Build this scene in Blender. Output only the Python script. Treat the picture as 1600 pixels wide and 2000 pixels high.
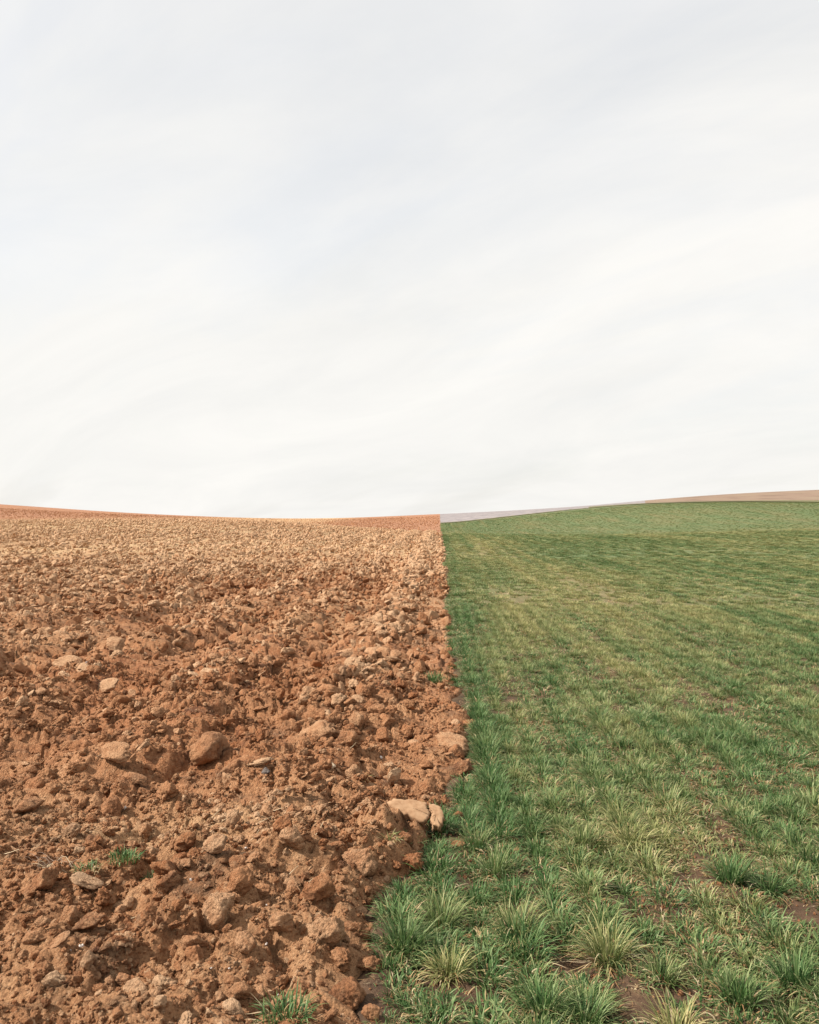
import bpy, math, random
import numpy as np
from mathutils import Vector, Euler

for o in list(bpy.data.objects):
    bpy.data.objects.remove(o, do_unlink=True)
S = bpy.context.scene
C = S.collection
RAD = math.radians

# ------------------------------------------------------------------ camera
CAM_H = 1.5
cam_d = bpy.data.cameras.new('camera')
cam = bpy.data.objects.new('camera', cam_d); C.objects.link(cam)
cam_d.sensor_fit = 'HORIZONTAL'; cam_d.sensor_width = 36.0; cam_d.lens = 40.2
cam_d.clip_start = 0.05; cam_d.clip_end = 12000
cam.location = (0, 0, CAM_H); cam.rotation_euler = (RAD(90.64), 0, 0)
S.camera = cam

# ------------------------------------------------------------------ sky and sun
SUN_EL, SUN_AZ = 42.0, -98.0          # azimuth from +Y, negative = left
wd = bpy.data.worlds.new('World'); S.world = wd; wd.use_nodes = True
nt = wd.node_tree; nt.nodes.clear()
def wn(t, **k):
    n = nt.nodes.new(t)
    for a, b in k.items(): setattr(n, a, b)
    return n
def wl(a, b): nt.links.new(a, b)
sky = wn('ShaderNodeTexSky', sky_type='NISHITA', sun_disc=False)
sky.dust_density = 2.5; sky.ozone_density = 0.4
sky.sun_elevation = RAD(SUN_EL); sky.sun_rotation = RAD(SUN_AZ)
sky_s = wn('ShaderNodeVectorMath', operation='SCALE'); sky_s.inputs['Scale'].default_value = 0.20
wl(sky.outputs[0], sky_s.inputs[0])
tc = wn('ShaderNodeTexCoord')
sep = wn('ShaderNodeSeparateXYZ'); wl(tc.outputs['Generated'], sep.inputs[0])
zz = wn('ShaderNodeMath', operation='ABSOLUTE'); wl(sep.outputs[2], zz.inputs[0])
za = wn('ShaderNodeMath', operation='ADD'); za.inputs[1].default_value = 0.30; wl(zz.outputs[0], za.inputs[0])
dx = wn('ShaderNodeMath', operation='DIVIDE'); wl(sep.outputs[0], dx.inputs[0]); wl(za.outputs[0], dx.inputs[1])
dy = wn('ShaderNodeMath', operation='DIVIDE'); wl(sep.outputs[1], dy.inputs[0]); wl(za.outputs[0], dy.inputs[1])
cmb = wn('ShaderNodeCombineXYZ'); wl(dx.outputs[0], cmb.inputs[0]); wl(dy.outputs[0], cmb.inputs[1])
def wnoise(rot, sx, sy, loc, scale, det, rough, dist=0.0):
    mp = wn('ShaderNodeMapping', vector_type='TEXTURE'); mp.inputs['Rotation'].default_value[2] = RAD(rot)
    mp.inputs['Scale'].default_value = (sx, sy, 1); mp.inputs['Location'].default_value = loc
    wl(cmb.outputs[0], mp.inputs[0])
    n = wn('ShaderNodeTexNoise'); n.inputs['Scale'].default_value = scale
    n.inputs['Detail'].default_value = det; n.inputs['Roughness'].default_value = rough
    n.inputs['Distortion'].default_value = dist
    wl(mp.outputs[0], n.inputs['Vector']); return n
n1 = wnoise(-40, 2.0, 0.75, (3.1, 1.2, 0), 1.6, 8, 0.55, 0.5)      # cloud sheet and thin gaps
n2 = wnoise(-34, 1.6, 0.8, (7.3, 4.2, 0), 1.7, 9, 0.60, 0.9)        # shading streaks
gap = wn('ShaderNodeVectorMath', operation='DOT_PRODUCT'); wl(tc.outputs['Generated'], gap.inputs[0])
gap.inputs[1].default_value = Vector((.448, 1, .515)).cross(Vector((-.112, 1, .2575))).normalized() * (-1 if Vector((.448, 1, .515)).cross(Vector((-.112, 1, .2575))).z < 0 else 1)
gap1 = wn('ShaderNodeMapRange', interpolation_type='SMOOTHSTEP'); wl(gap.outputs['Value'], gap1.inputs[0])       # the thicker sheet ends along a slanting line
gap1.inputs['From Min'].default_value = -0.06; gap1.inputs['From Max'].default_value = 0.09
gap2 = wn('ShaderNodeMapRange', interpolation_type='SMOOTHSTEP'); wl(sep.outputs[2], gap2.inputs[0])
gap2.inputs['From Min'].default_value = 0.13; gap2.inputs['From Max'].default_value = 0.27
gapp = wn('ShaderNodeMath', operation='MULTIPLY'); wl(gap1.outputs[0], gapp.inputs[0]); wl(gap2.outputs[0], gapp.inputs[1])
gapm = wn('ShaderNodeMapRange'); wl(gapp.outputs[0], gapm.inputs[0])
gapm.inputs['To Min'].default_value = 0.10; gapm.inputs['To Max'].default_value = -0.13
gsum = wn('ShaderNodeMath', operation='ADD'); wl(n1.outputs[0], gsum.inputs[0]); wl(gapm.outputs[0], gsum.inputs[1])
cover = wn('ShaderNodeMapRange', clamp=True); wl(gsum.outputs[0], cover.inputs[0])
cover.inputs['From Min'].default_value = 0.36; cover.inputs['From Max'].default_value = 0.60
cover.inputs['To Min'].default_value = 0.80; cover.inputs['To Max'].default_value = 0.985
shade = wn('ShaderNodeValToRGB'); wl(n2.outputs[0], shade.inputs[0])
shade.color_ramp.elements[0].position = 0.34; shade.color_ramp.elements[0].color = (0.90, 0.89, 0.862, 1)
shade.color_ramp.elements[1].position = 0.64; shade.color_ramp.elements[1].color = (0.985, 0.965, 0.925, 1)
mixs = wn('ShaderNodeMix', data_type='RGBA'); wl(cover.outputs[0], mixs.inputs[0])
wl(sky_s.outputs[0], mixs.inputs[6]); wl(shade.outputs[0], mixs.inputs[7])
bg = wn('ShaderNodeBackground'); wl(mixs.outputs[2], bg.inputs[0]); bg.inputs[1].default_value = 0.70
wo = wn('ShaderNodeOutputWorld'); wl(bg.outputs[0], wo.inputs[0])

sun_d = bpy.data.lights.new('sun', 'SUN'); sun = bpy.data.objects.new('sun', sun_d); C.objects.link(sun)
sun_d.energy = 5.0; sun_d.angle = RAD(1.6); sun_d.color = (1.0, 0.94, 0.86)
sv = Vector((math.sin(RAD(SUN_AZ)) * math.cos(RAD(SUN_EL)), math.cos(RAD(SUN_AZ)) * math.cos(RAD(SUN_EL)), math.sin(RAD(SUN_EL))))
sun.rotation_euler = (-sv).to_track_quat('-Z', 'Y').to_euler()
sun.location = sv * 50

S.render.engine = 'CYCLES'
S.cycles.max_bounces = 5; S.cycles.diffuse_bounces = 2; S.cycles.glossy_bounces = 2; S.cycles.transmission_bounces = 3
vs = S.view_settings
vs.view_transform = 'Standard'; vs.look = 'None'; vs.exposure = 0.53; vs.gamma = 1.0
try: vs.use_curve_mapping = False
except Exception: pass

# ------------------------------------------------------------------ noise
rng = np.random.default_rng(20)
random.seed(20)
def h32(ix, iy, seed):
    a = (ix.astype(np.int64) * 374761393 + iy.astype(np.int64) * 668265263 + seed * 2246822519) & 0xFFFFFFFF
    a = ((a ^ (a >> 13)) * 1274126177) & 0xFFFFFFFF
    a = ((a ^ (a >> 15)) * 2246822519) & 0xFFFFFFFF
    return ((a ^ (a >> 16)) & 0xFFFFFF) / float(0x1000000)
def perlin(x, y, seed=0):
    x = np.asarray(x, float); y = np.asarray(y, float)
    x0 = np.floor(x); y0 = np.floor(y); fx = x - x0; fy = y - y0
    u = fx * fx * fx * (fx * (fx * 6 - 15) + 10); v = fy * fy * fy * (fy * (fy * 6 - 15) + 10)
    def g(ox, oy):
        a = h32(x0 + ox, y0 + oy, seed) * 2 * math.pi
        return np.cos(a) * (fx - ox) + np.sin(a) * (fy - oy)
    a = g(0, 0); b = g(1, 0); c = g(0, 1); d = g(1, 1)
    return ((a + (b - a) * u) * (1 - v) + (c + (d - c) * u) * v) * 1.5
def fbm(x, y, oct=4, seed=0, gain=0.5):
    s = 0; a = 1.0; t = 0
    for i in range(oct):
        s = s + a * perlin(x * 2 ** i, y * 2 ** i, seed + i * 17); t += a; a *= gain
    return s / t
def worley(x, y, seed=0):
    x0 = np.floor(x); y0 = np.floor(y)
    f1 = np.full(x.shape, 9.0); f2 = np.full(x.shape, 9.0)
    cx = np.zeros(x.shape); cy = np.zeros(x.shape); dx_ = np.zeros(x.shape); dy_ = np.zeros(x.shape)
    for i in (-1, 0, 1):
        for j in (-1, 0, 1):
            gx = x0 + i; gy = y0 + j
            px = gx + 0.08 + 0.84 * h32(gx, gy, seed); py = gy + 0.08 + 0.84 * h32(gx, gy, seed + 7)
            ddx = x - px; ddy = y - py; d = np.sqrt(ddx * ddx + ddy * ddy)
            m = d < f1
            f2 = np.where(m, f1, np.minimum(f2, d))
            cx = np.where(m, gx, cx); cy = np.where(m, gy, cy); dx_ = np.where(m, ddx, dx_); dy_ = np.where(m, ddy, dy_)
            f1 = np.where(m, d, f1)
    return f1, f2, cx, cy, dx_, dy_
def sstep(a, b, x):
    t = np.clip((x - a) / (b - a), 0, 1); return t * t * (3 - 2 * t)

# ------------------------------------------------------------------ the lie of the land
FPX = 1786.0; HOR = 1020.0
def tab(Y, pts):
    """height table across the valley at distance Y"""
    X = np.array([(p[0] - 800) / FPX * Y for p in pts]); Z = np.array([CAM_H - (p[1] - HOR) / FPX * Y for p in pts])
    g = np.linspace(X[0], X[-1], 400); z = np.interp(g, X, Z)
    k = np.exp(-0.5 * (np.arange(-24, 25) / 9.0) ** 2); k /= k.sum()
    zs = np.convolve(np.pad(z, 24, mode='edge'), k, 'valid')
    return g, zs
CR = [(-800, 1010), (-300, 1018), (0, 1021), (300, 1019), (500, 1021), (640, 1030), (740, 1039), (860, 1043), (1050, 1045), (1250, 1046), (1450, 1042), (1600, 1038), (2400, 1030)]
DP = [(-800, 1020), (-300, 1023), (0, 1025), (300, 1025), (500, 1027), (640, 1035), (740, 1044), (860, 1047), (1050, 1046), (1250, 1042), (1450, 1032), (1600, 1026), (2400, 1015)]
ED = [(-800, 975), (-300, 990), (0, 1004), (300, 1015), (500, 1019), (700, 1023), (858, 1026), (1000, 1010), (1150, 994), (1300, 982), (1450, 980), (1600, 981.5), (2400, 990)]
SK = [(-800, 930), (-300, 966), (0, 985), (150, 996), (300, 1005), (500, 1012.5), (600, 1014), (700, 1012), (858, 1004), (1000, 998.5), (1150, 988.5), (1300, 973), (1450, 963), (1600, 957), (2400, 930)]
YE, YS = 215.0, 380.0
KN = [(75.0, tab(75.0, CR)), (118.0, tab(118.0, DP)), (YE, tab(YE, ED)), (YS, tab(YS, SK))]
def terrain(x, y):
    x = np.asarray(x, float); y = np.asarray(y, float)
    ks = [(-400.0, np.zeros_like(x)), (12.0, np.zeros_like(x))]
    for Y, (g, z) in KN: ks.append((Y, np.interp(x, g, z)))
    zs = ks[-1][1]
    ks.append((700.0, zs - 16)); ks.append((6000.0, zs * 0 - 90))
    Yk = [k[0] for k in ks]; Zk = [k[1] for k in ks]; n = len(ks)
    h = [Yk[i + 1] - Yk[i] for i in range(n - 1)]; dl = [(Zk[i + 1] - Zk[i]) / h[i] for i in range(n - 1)]
    m = [dl[0]]
    for i in range(1, n - 1):
        a, b = dl[i - 1], dl[i]
        w1, w2 = 2 * h[i] + h[i - 1], h[i] + 2 * h[i - 1]
        ok = a * b > 0
        with np.errstate(divide='ignore', invalid='ignore'):
            mm = (w1 + w2) / (w1 / np.where(ok, a, 1) + w2 / np.where(ok, b, 1))
        m.append(np.where(ok, mm, 0.0))
    m.append(dl[-1])
    out = np.zeros_like(x)
    for i in range(n - 1):
        sel = (y >= Yk[i]) & (y < Yk[i + 1])
        t = np.clip((y - Yk[i]) / h[i], 0, 1)
        v = (1 + 2 * t) * (1 - t) ** 2 * Zk[i] + t * (1 - t) ** 2 * h[i] * m[i] + t * t * (3 - 2 * t) * Zk[i + 1] + t * t * (t - 1) * h[i] * m[i + 1]
        out = np.where(sel, v, out)
    return out

# border between the ploughed soil and the sown field
BY = np.array([-10, 0, 2.4, 2.73, 2.88, 3.23, 3.5, 3.72, 3.94, 4.25, 4.6, 4.96, 5.47, 6.1, 6.87, 7.6, 9.6, 15, 33, 600.])
BX = np.array([-.2, -.18, -.15, -.14, -.14, -.10, -.10, -.07, .05, .075, .15, .22, .36, .40, .49, .43, .48, .667, 1.30, .0325 * 600 + .3])
def border(y): return np.interp(y, BY, BX)
def border_j(y):   # with crumbled edge
    return border(y) + (.07 * perlin(y * 1.9, y * 0 + .3, 91) + .05 * perlin(y * 5.3, y * 0 + .7, 92) + .02 * perlin(y * 14, y * 0, 93)
                        + (.14 * perlin(y * .31, y * 0 + .2, 94) + .08 * perlin(y * .83, y * 0 + .4, 95)) * sstep(8, 22, y))

def soil_h(x, y, cell=None):
    """height of the ploughed surface above the terrain"""
    q = x - .0325 * y
    wx = x + .06 * perlin(x / .33, y / .33, 1); wy = y + .06 * perlin(x / .33, y / .33, 2)
    rough = 0.75 + 0.6 * perlin(x / 1.7, y / 1.7, 3)
    rough = np.clip(rough - .55 * np.exp(-(((x + 1.1) / .75) ** 2 + ((y - 4.3) / .32) ** 2)), .25, 1.4)
    hgt = .080 * np.cos(2 * math.pi * (q + .7) / 1.3 + 1.3 * perlin(x / 1.5, y / 2.6, 4)) * (.4 + .6 * sstep(3.5, 7, y)) * (.5 + rough * .5)
    hgt = hgt + .055 * fbm(x / .8, y / .8, 3, 5)
    for sc, amp, tl, sd in ((.34, .085, .26, 11), (.15, .055, .26, 12), (.055, .018, .2, 13), (.024, .005, .12, 14)):
        f1, f2, cx, cy, ox, oy = worley(wx / sc, wy / sc, sd)
        r = h32(cx, cy, sd + 50); a = h32(cx, cy, sd + 60) * 2 * math.pi
        dome = np.clip(1 - (f1 / .75) ** 2, 0, 1)
        c = amp * (r * 1.2 - .2) * np.sqrt(dome) + tl * sc * (np.cos(a) * ox + np.sin(a) * oy) * (r > .35) - amp * .55 * (1 - sstep(0, .22, f2 - f1)) * (h32(cx, cy, sd + 70) > .3)
        w = rough
        if cell is not None: w = w * (1 - sstep(sc * .35, sc * 1.2, cell))
        hgt = hgt + c * w
    hgt = hgt + .003 * fbm(x / .03, y / .03, 2, 31)
    D = border_j(y) - x
    e = sstep(-.02, .16, D)
    return (hgt + .055) * e - .12 * (1 - sstep(-.06, .05, D))

# ------------------------------------------------------------------ materials
def mat(name):
    m = bpy.data.materials.new(name); m.use_nodes = True
    t = m.node_tree; t.nodes.clear()
    def N(ty, **k):
        n = t.nodes.new(ty)
        for a, b in k.items(): setattr(n, a, b)
        return n
    L = t.links.new
    out = N('ShaderNodeOutputMaterial'); p = N('ShaderNodeBsdfPrincipled'); L(p.outputs[0], out.inputs[0])
    p.inputs['Roughness'].default_value = 0.95; p.inputs['Specular IOR Level'].default_value = 0.15
    return m, N, L, p, out
def noise(N, L, vec, scale, det=4, rough=.55, dist=0):
    n = N('ShaderNodeTexNoise'); n.inputs['Scale'].default_value = scale; n.inputs['Detail'].default_value = det
    n.inputs['Roughness'].default_value = rough; n.inputs['Distortion'].default_value = dist
    L(vec, n.inputs['Vector']); return n
def ramp(N, L, fac, stops):
    r = N('ShaderNodeValToRGB'); L(fac, r.inputs[0])
    while len(r.color_ramp.elements) < len(stops): r.color_ramp.elements.new(.5)
    for e, (p, c) in zip(r.color_ramp.elements, stops): e.position = p; e.color = (*c, 1)
    return r
def mix(N, L, fac, a, b, mode='MIX'):
    m = N('ShaderNodeMix', data_type='RGBA', blend_type=mode)
    for s, v in ((0, fac), (6, a), (7, b)):
        if isinstance(v, (int, float)): m.inputs[s].default_value = v
        elif isinstance(v, tuple): m.inputs[s].default_value = (*v, 1)
        else: L(v, m.inputs[s])
    return m.outputs[2]
def math_(N, L, op, a, b=None, c=None, clamp=False):
    m = N('ShaderNodeMath', operation=op, use_clamp=clamp)
    for i, v in enumerate((a, b, c)):
        if v is None: continue
        if isinstance(v, (int, float)): m.inputs[i].default_value = v
        else: L(v, m.inputs[i])
    return m.outputs[0]

SOIL_RED = (.315, .128, .054); SOIL_TAN = (.455, .248, .128); SOIL_DARK = (.098, .037, .019); SOIL_PALE = (.65, .435, .262)
def soil_material(name, clod):
    m, N, L, p, out = mat(name)
    geo = N('ShaderNodeNewGeometry'); pos = geo.outputs['Position']
    tcn = N('ShaderNodeTexCoord')
    big = noise(N, L, pos, .55, 4, .6); mid = noise(N, L, pos, 4.5, 5, .65); fin = noise(N, L, pos, 42, 5, .7)
    base = ramp(N, L, mid.outputs[0], [(.34, SOIL_DARK), (.47, SOIL_RED), (.60, (.36, .165, .076)), (.72, SOIL_TAN)]).outputs[0]
    base = mix(N, L, math_(N, L, 'MULTIPLY', ramp(N, L, big.outputs[0], [(.42, (0, 0, 0)), (.66, (1, 1, 1))]).outputs[0], .45), base, SOIL_TAN)
    if clod:
        at = N('ShaderNodeAttribute', attribute_type='INSTANCER', attribute_name='tone')
        tone = at.outputs['Fac']
        cn = noise(N, L, tcn.outputs['Object'], 1.6, 3, .6)
        # one dry, weathered side on each lump
        k = math_(N, L, 'ADD', math_(N, L, 'MULTIPLY', tone, 1.3), math_(N, L, 'MULTIPLY', math_(N, L, 'SUBTRACT', cn.outputs[0], .5), 2.2), clamp=True)
        base = mix(N, L, math_(N, L, 'MULTIPLY', k, .72), base, ramp(N, L, tone, [(.3, SOIL_TAN), (.9, SOIL_PALE)]).outputs[0])
    else:
        at = N('ShaderNodeAttribute', attribute_type='GEOMETRY', attribute_name='dry')  # real dry crust plus a painted paling with distance
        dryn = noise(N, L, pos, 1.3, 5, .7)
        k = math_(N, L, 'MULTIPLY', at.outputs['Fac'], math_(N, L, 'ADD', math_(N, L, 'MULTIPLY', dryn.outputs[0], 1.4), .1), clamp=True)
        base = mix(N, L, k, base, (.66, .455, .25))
        at2 = N('ShaderNodeAttribute', attribute_type='GEOMETRY', attribute_name='red')
        redn = noise(N, L, pos, .35, 5, .7)
        base = mix(N, L, math_(N, L, 'MULTIPLY', at2.outputs['Fac'], math_(N, L, 'ADD', math_(N, L, 'MULTIPLY', redn.outputs[0], .9), .35), clamp=True), base, (.40, .20, .12))
    base = mix(N, L, math_(N, L, 'MULTIPLY', ramp(N, L, fin.outputs[0], [(.36, (1, 1, 1)), (.5, (0, 0, 0))]).outputs[0], .30 if clod else .5), base, SOIL_DARK)
    base = mix(N, L, math_(N, L, 'MULTIPLY', ramp(N, L, fin.outputs[0], [(.54, (0, 0, 0)), (.70, (1, 1, 1))]).outputs[0], .22 if clod else .4), base, SOIL_PALE)
    L(base, p.inputs['Base Color'])
    vec = pos; sc = 1.0
    vo = N('ShaderNodeTexVoronoi'); vo.inputs['Scale'].default_value = 95 * sc; L(vec, vo.inputs['Vector'])
    n3 = noise(N, L, vec, 60 * sc, 6, .75)
    hh = math_(N, L, 'SUBTRACT', math_(N, L, 'MULTIPLY', n3.outputs[0], 1.2), math_(N, L, 'MULTIPLY', vo.outputs['Distance'], .55))
    b = N('ShaderNodeBump'); b.inputs['Strength'].default_value = 1.0; b.inputs['Distance'].default_value = .018
    L(hh, b.inputs['Height'])
    if not clod:
        v2 = N('ShaderNodeTexVoronoi'); v2.inputs['Scale'].default_value = 4.0; L(pos, v2.inputs['Vector'])
        n4 = noise(N, L, pos, 5.5, 6, .7)
        far = N('ShaderNodeAttribute', attribute_type='GEOMETRY', attribute_name='coarse')
        b2 = N('ShaderNodeBump'); b2.inputs['Distance'].default_value = .25
        L(math_(N, L, 'MULTIPLY', far.outputs['Fac'], .9), b2.inputs['Strength'])
        L(math_(N, L, 'SUBTRACT', n4.outputs[0], math_(N, L, 'MULTIPLY', v2.outputs['Distance'], .6)), b2.inputs['Height'])
        L(b.outputs[0], b2.inputs['Normal']); L(b2.outputs[0], p.inputs['Normal'])
    else:
        L(b.outputs[0], p.inputs['Normal'])
    return m
M_SOIL = soil_material('ploughed_soil', False)
M_CLOD = soil_material('clod_soil', True)

def grass_material():
    m, N, L, p, out = mat('grass_blades')
    at = N('ShaderNodeAttribute', attribute_type='GEOMETRY', attribute_name='blade')
    sp = N('ShaderNodeSeparateColor'); L(at.outputs['Color'], sp.inputs[0])
    rnd, along, dead = sp.outputs[0], sp.outputs[1], sp.outputs[2]
    tone = N('ShaderNodeAttribute', attribute_type='INSTANCER', attribute_name='tone').outputs['Fac']
    green = ramp(N, L, rnd, [(.0, (.028, .072, .020)), (.35, (.058, .128, .034)), (.7, (.120, .200, .066)), (1.0, (.26, .33, .15))]).outputs[0]
    yel = ramp(N, L, rnd, [(.0, (.24, .235, .075)), (.5, (.40, .355, .135)), (1.0, (.54, .46, .23))]).outputs[0]
    straw = ramp(N, L, rnd, [(.0, (.28, .145, .065)), (.5, (.44, .31, .15)), (1.0, (.58, .47, .30))]).outputs[0]
    tip = math_(N, L, 'POWER', along, 2.2)
    k = math_(N, L, 'ADD', math_(N, L, 'MULTIPLY', tip, .62), math_(N, L, 'SUBTRACT', math_(N, L, 'MULTIPLY', tone, 1.5), .45), clamp=True)
    k = math_(N, L, 'MULTIPLY', k, math_(N, L, 'ADD', math_(N, L, 'MULTIPLY', rnd, .6), .4))
    c = mix(N, L, k, green, yel)
    c = mix(N, L, dead, c, straw)
    L(c, p.inputs['Base Color']); p.inputs['Roughness'].default_value = .55; p.inputs['Specular IOR Level'].default_value = .22
    tr = N('ShaderNodeBsdfTranslucent'); L(c, tr.inputs[0])
    mx = N('ShaderNodeMixShader'); mx.inputs[0].default_value = .28
    L(p.outputs[0], mx.inputs[1]); L(tr.outputs[0], mx.inputs[2]); L(mx.outputs[0], out.inputs[0])
    return m
M_GRASS = grass_material()

def field_material():
    """ground of the sown field: dark soil with litter near, a green sward farther off"""
    m, N, L, p, out = mat('sown_field')
    geo = N('ShaderNodeNewGeometry'); pos = geo.outputs['Position']
    a = noise(N, L, pos, 9, 6, .7); b = noise(N, L, pos, 60, 4, .7)
    soil = ramp(N, L, a.outputs[0], [(.32, (.055, .034, .022)), (.55, (.10, .060, .036)), (.72, (.17, .105, .06))]).outputs[0]
    soil = mix(N, L, ramp(N, L, b.outputs[0], [(.6, (0, 0, 0)), (.72, (.7, .7, .7))]).outputs[0], soil, (.33, .24, .14))
    mpg = N('ShaderNodeMapping'); mpg.inputs['Scale'].default_value = (2.4, .10, 1); mpg.inputs['Rotation'].default_value[2] = .0325; L(pos, mpg.inputs[0])
    g1 = noise(N, L, mpg.outputs[0], 1.4, 8, .75)
    sward = ramp(N, L, g1.outputs[0], [(.28, (.070, .110, .040)), (.45, (.100, .138, .054)), (.58, (.125, .156, .068)), (.75, (.18, .182, .09))]).outputs[0]
    br = N('ShaderNodeAttribute', attribute_type='GEOMETRY', attribute_name='brown')
    sward = mix(N, L, br.outputs['Fac'], sward, ramp(N, L, g1.outputs[0], [(.3, (.14, .122, .052)), (.7, (.24, .19, .096))]).outputs[0])
    cv = N('ShaderNodeAttribute', attribute_type='GEOMETRY', attribute_name='cover')
    c = mix(N, L, cv.outputs['Fac'], soil, sward)
    L(c, p.inputs['Base Color'])
    bp = N('ShaderNodeBump'); bp.inputs['Distance'].default_value = .04
    L(math_(N, L, 'SUBTRACT', .8, math_(N, L, 'MULTIPLY', cv.outputs['Fac'], .75)), bp.inputs['Strength'])
    n5 = noise(N, L, pos, 9, 7, .75); L(n5.outputs[0], bp.inputs['Height']); L(bp.outputs[0], p.inputs['Normal'])
    return m
M_FIELD = field_material()

def far_material(name, stops, scale, bump=.1):
    m, N, L, p, out = mat(name)
    pos = N('ShaderNodeNewGeometry').outputs['Position']
    mp = N('ShaderNodeMapping'); mp.inputs['Scale'].default_value = (1, .35, 1); L(pos, mp.inputs[0])
    a = noise(N, L, mp.outputs[0], scale, 7, .7)
    L(ramp(N, L, a.outputs[0], stops).outputs[0], p.inputs['Base Color'])
    bp = N('ShaderNodeBump'); bp.inputs['Strength'].default_value = .7; bp.inputs['Distance'].default_value = bump
    n5 = noise(N, L, pos, 3, 6, .7); L(n5.outputs[0], bp.inputs['Height']); L(bp.outputs[0], p.inputs['Normal'])
    return m
M_LAV = far_material('pale_stubble', [(.3, (.17, .15, .15)), (.5, (.25, .222, .22)), (.75, (.34, .295, .275))], .5)
M_PINK = far_material('pink_tilth', [(.3, (.155, .105, .072)), (.5, (.235, .162, .116)), (.75, (.25, .20, .13))], .12)
M_MARGIN = far_material('rough_margin', [(.3, (.13, .12, .06)), (.55, (.17, .16, .08)), (.75, (.23, .20, .11))], .8, .4)
M_BASE = far_material('base_earth', [(.3, (.15, .11, .06)), (.7, (.22, .16, .09))], .05)

def plain(name, stops, scale, rough=.7):
    m, N, L, p, out = mat(name)
    v = N('ShaderNodeTexCoord').outputs['Object']
    a = noise(N, L, v, scale, 5, .65); L(ramp(N, L, a.outputs[0], stops).outputs[0], p.inputs['Base Color'])
    bp = N('ShaderNodeBump'); bp.inputs['Strength'].default_value = .5; bp.inputs['Distance'].default_value = .003
    L(a.outputs[0], bp.inputs['Height']); L(bp.outputs[0], p.inputs['Normal'])
    p.inputs['Roughness'].default_value = rough
    return m
M_PEBBLE = plain('white_pebble', [(.3, (.42, .34, .28)), (.6, (.62, .57, .52))], 3, .95)
M_STRAW = plain('dry_straw', [(.3, (.45, .33, .19)), (.7, (.68, .56, .38))], 20)
M_GREY = plain('grey_stone', [(.3, (.085, .07, .062)), (.7, (.15, .125, .11))], 3, .95)
M_CREAM = plain('cream_stone', [(.3, (.40, .29, .19)), (.7, (.55, .44, .31))], 3)
M_SLAB = plain('smeared_soil', [(.28, (.22, .115, .06)), (.5, (.34, .205, .115)), (.75, (.42, .27, .16))], 26, .95)
M_ROOT = plain('dead_roots', [(.3, (.14, .09, .065)), (.7, (.32, .23, .17))], 12)

# ------------------------------------------------------------------ mesh helpers
def mesh_from(name, V, F, mats, smooth=True):
    me = bpy.data.meshes.new(name)
    V = np.asarray(V, np.float32); F = np.asarray(F, np.int32); k = F.shape[1]
    me.vertices.add(len(V)); me.vertices.foreach_set('co', V.ravel())
    me.loops.add(F.size); me.loops.foreach_set('vertex_index', F.ravel())
    me.polygons.add(len(F)); me.polygons.foreach_set('loop_start', np.arange(0, F.size, k, dtype=np.int32))
    if smooth: me.polygons.foreach_set('use_smooth', np.ones(len(F), bool))
    me.update(calc_edges=True); me.validate()
    me.materials.append(mats)
    return me
def fattr(me, name, arr, dom='POINT'):
    a = me.attributes.new(name, 'FLOAT', dom); a.data.foreach_set('value', np.asarray(arr, np.float32).ravel())
def obj(name, me, parent=None, **props):
    o = bpy.data.objects.new(name, me); C.objects.link(o)
    if parent: o.parent = parent
    for k, v in props.items(): o[k] = v
    return o
def grid_faces(nr, nc):
    i = np.arange(nr - 1)[:, None] * nc + np.arange(nc - 1)[None, :]
    return np.stack([i, i + 1, i + nc + 1, i + nc], -1).reshape(-1, 4)

# ------------------------------------------------------------------ ploughed field
near = CAM_H * 914 / np.arange(690, 56, -1.05)               # even steps as seen from eye height
rows = np.concatenate([np.linspace(-8, near[0] - .05, 24), near, near[-1] * 1.014 ** np.arange(1, 246)])
rows = rows[rows < 760]
nc = 720
s = np.linspace(0, 1, nc) ** 1.12
Y = np.repeat(rows[:, None], nc, 1)
W = 0.62 * np.maximum(Y, 2) + .9
X = border(Y) + .28 - s[None, :] * (W + .28)
# beyond the visible fan the last columns run out sideways
X[:, -6:] -= (np.array([.02, .08, .2, .5, 1.0, 2.0])[None, :] * np.maximum(Y[:, -6:], 8))
cell = np.gradient(Y, axis=0)
Hs = soil_h(X, Y, cell)
for _ in range(3):                                            # crumble cliffs that are too steep for earth
    sl_ = np.abs(np.gradient(Hs, axis=0)) / np.maximum(cell, 1e-4)
    wgt = sstep(.8, 1.7, np.maximum.reduce([np.roll(sl_, k, 0) for k in (-2, -1, 0, 1, 2)]))
    bl = sum(np.roll(Hs, k, 0) for k in range(-4, 5)) / 9
    bl = sum(np.roll(bl, k, 1) for k in (-2, -1, 0, 1, 2)) / 5
    Hs = Hs + (bl - Hs) * wgt * (Y < 30)
Hs = Hs * (1 - .75 * sstep(60, 200, Y))
Z = terrain(X, Y) + Hs
me = mesh_from('ploughed_field', np.stack([X, Y, Z], -1).reshape(-1, 3), grid_faces(*X.shape)[:, ::-1], M_SOIL)
dry_and_far_lift = lambda x, y: np.clip(.12 + .75 * sstep(8, 42, y) + .55 * fbm(x / 7, y / 9, 3, 71) - .35 * np.exp(-((x + 5) / 6) ** 2 - ((y - 62) / 9) ** 2) + .35 * np.exp(-((x + 22) / 16) ** 2 - ((y - 58) / 9) ** 2)
                                 + .4 * np.exp(-(((x + 1.1) / .75) ** 2 + ((y - 4.3) / .32) ** 2)), 0, 1) * (1 - .0 * y)  # dry patches, plus distance ramp painting in grazing light and haze
far_red = lambda x, y: sstep(80, 105, y) * np.clip(1 - sstep(-85, -50, x) + sstep(-30, -12, x), 0, 1)
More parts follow.
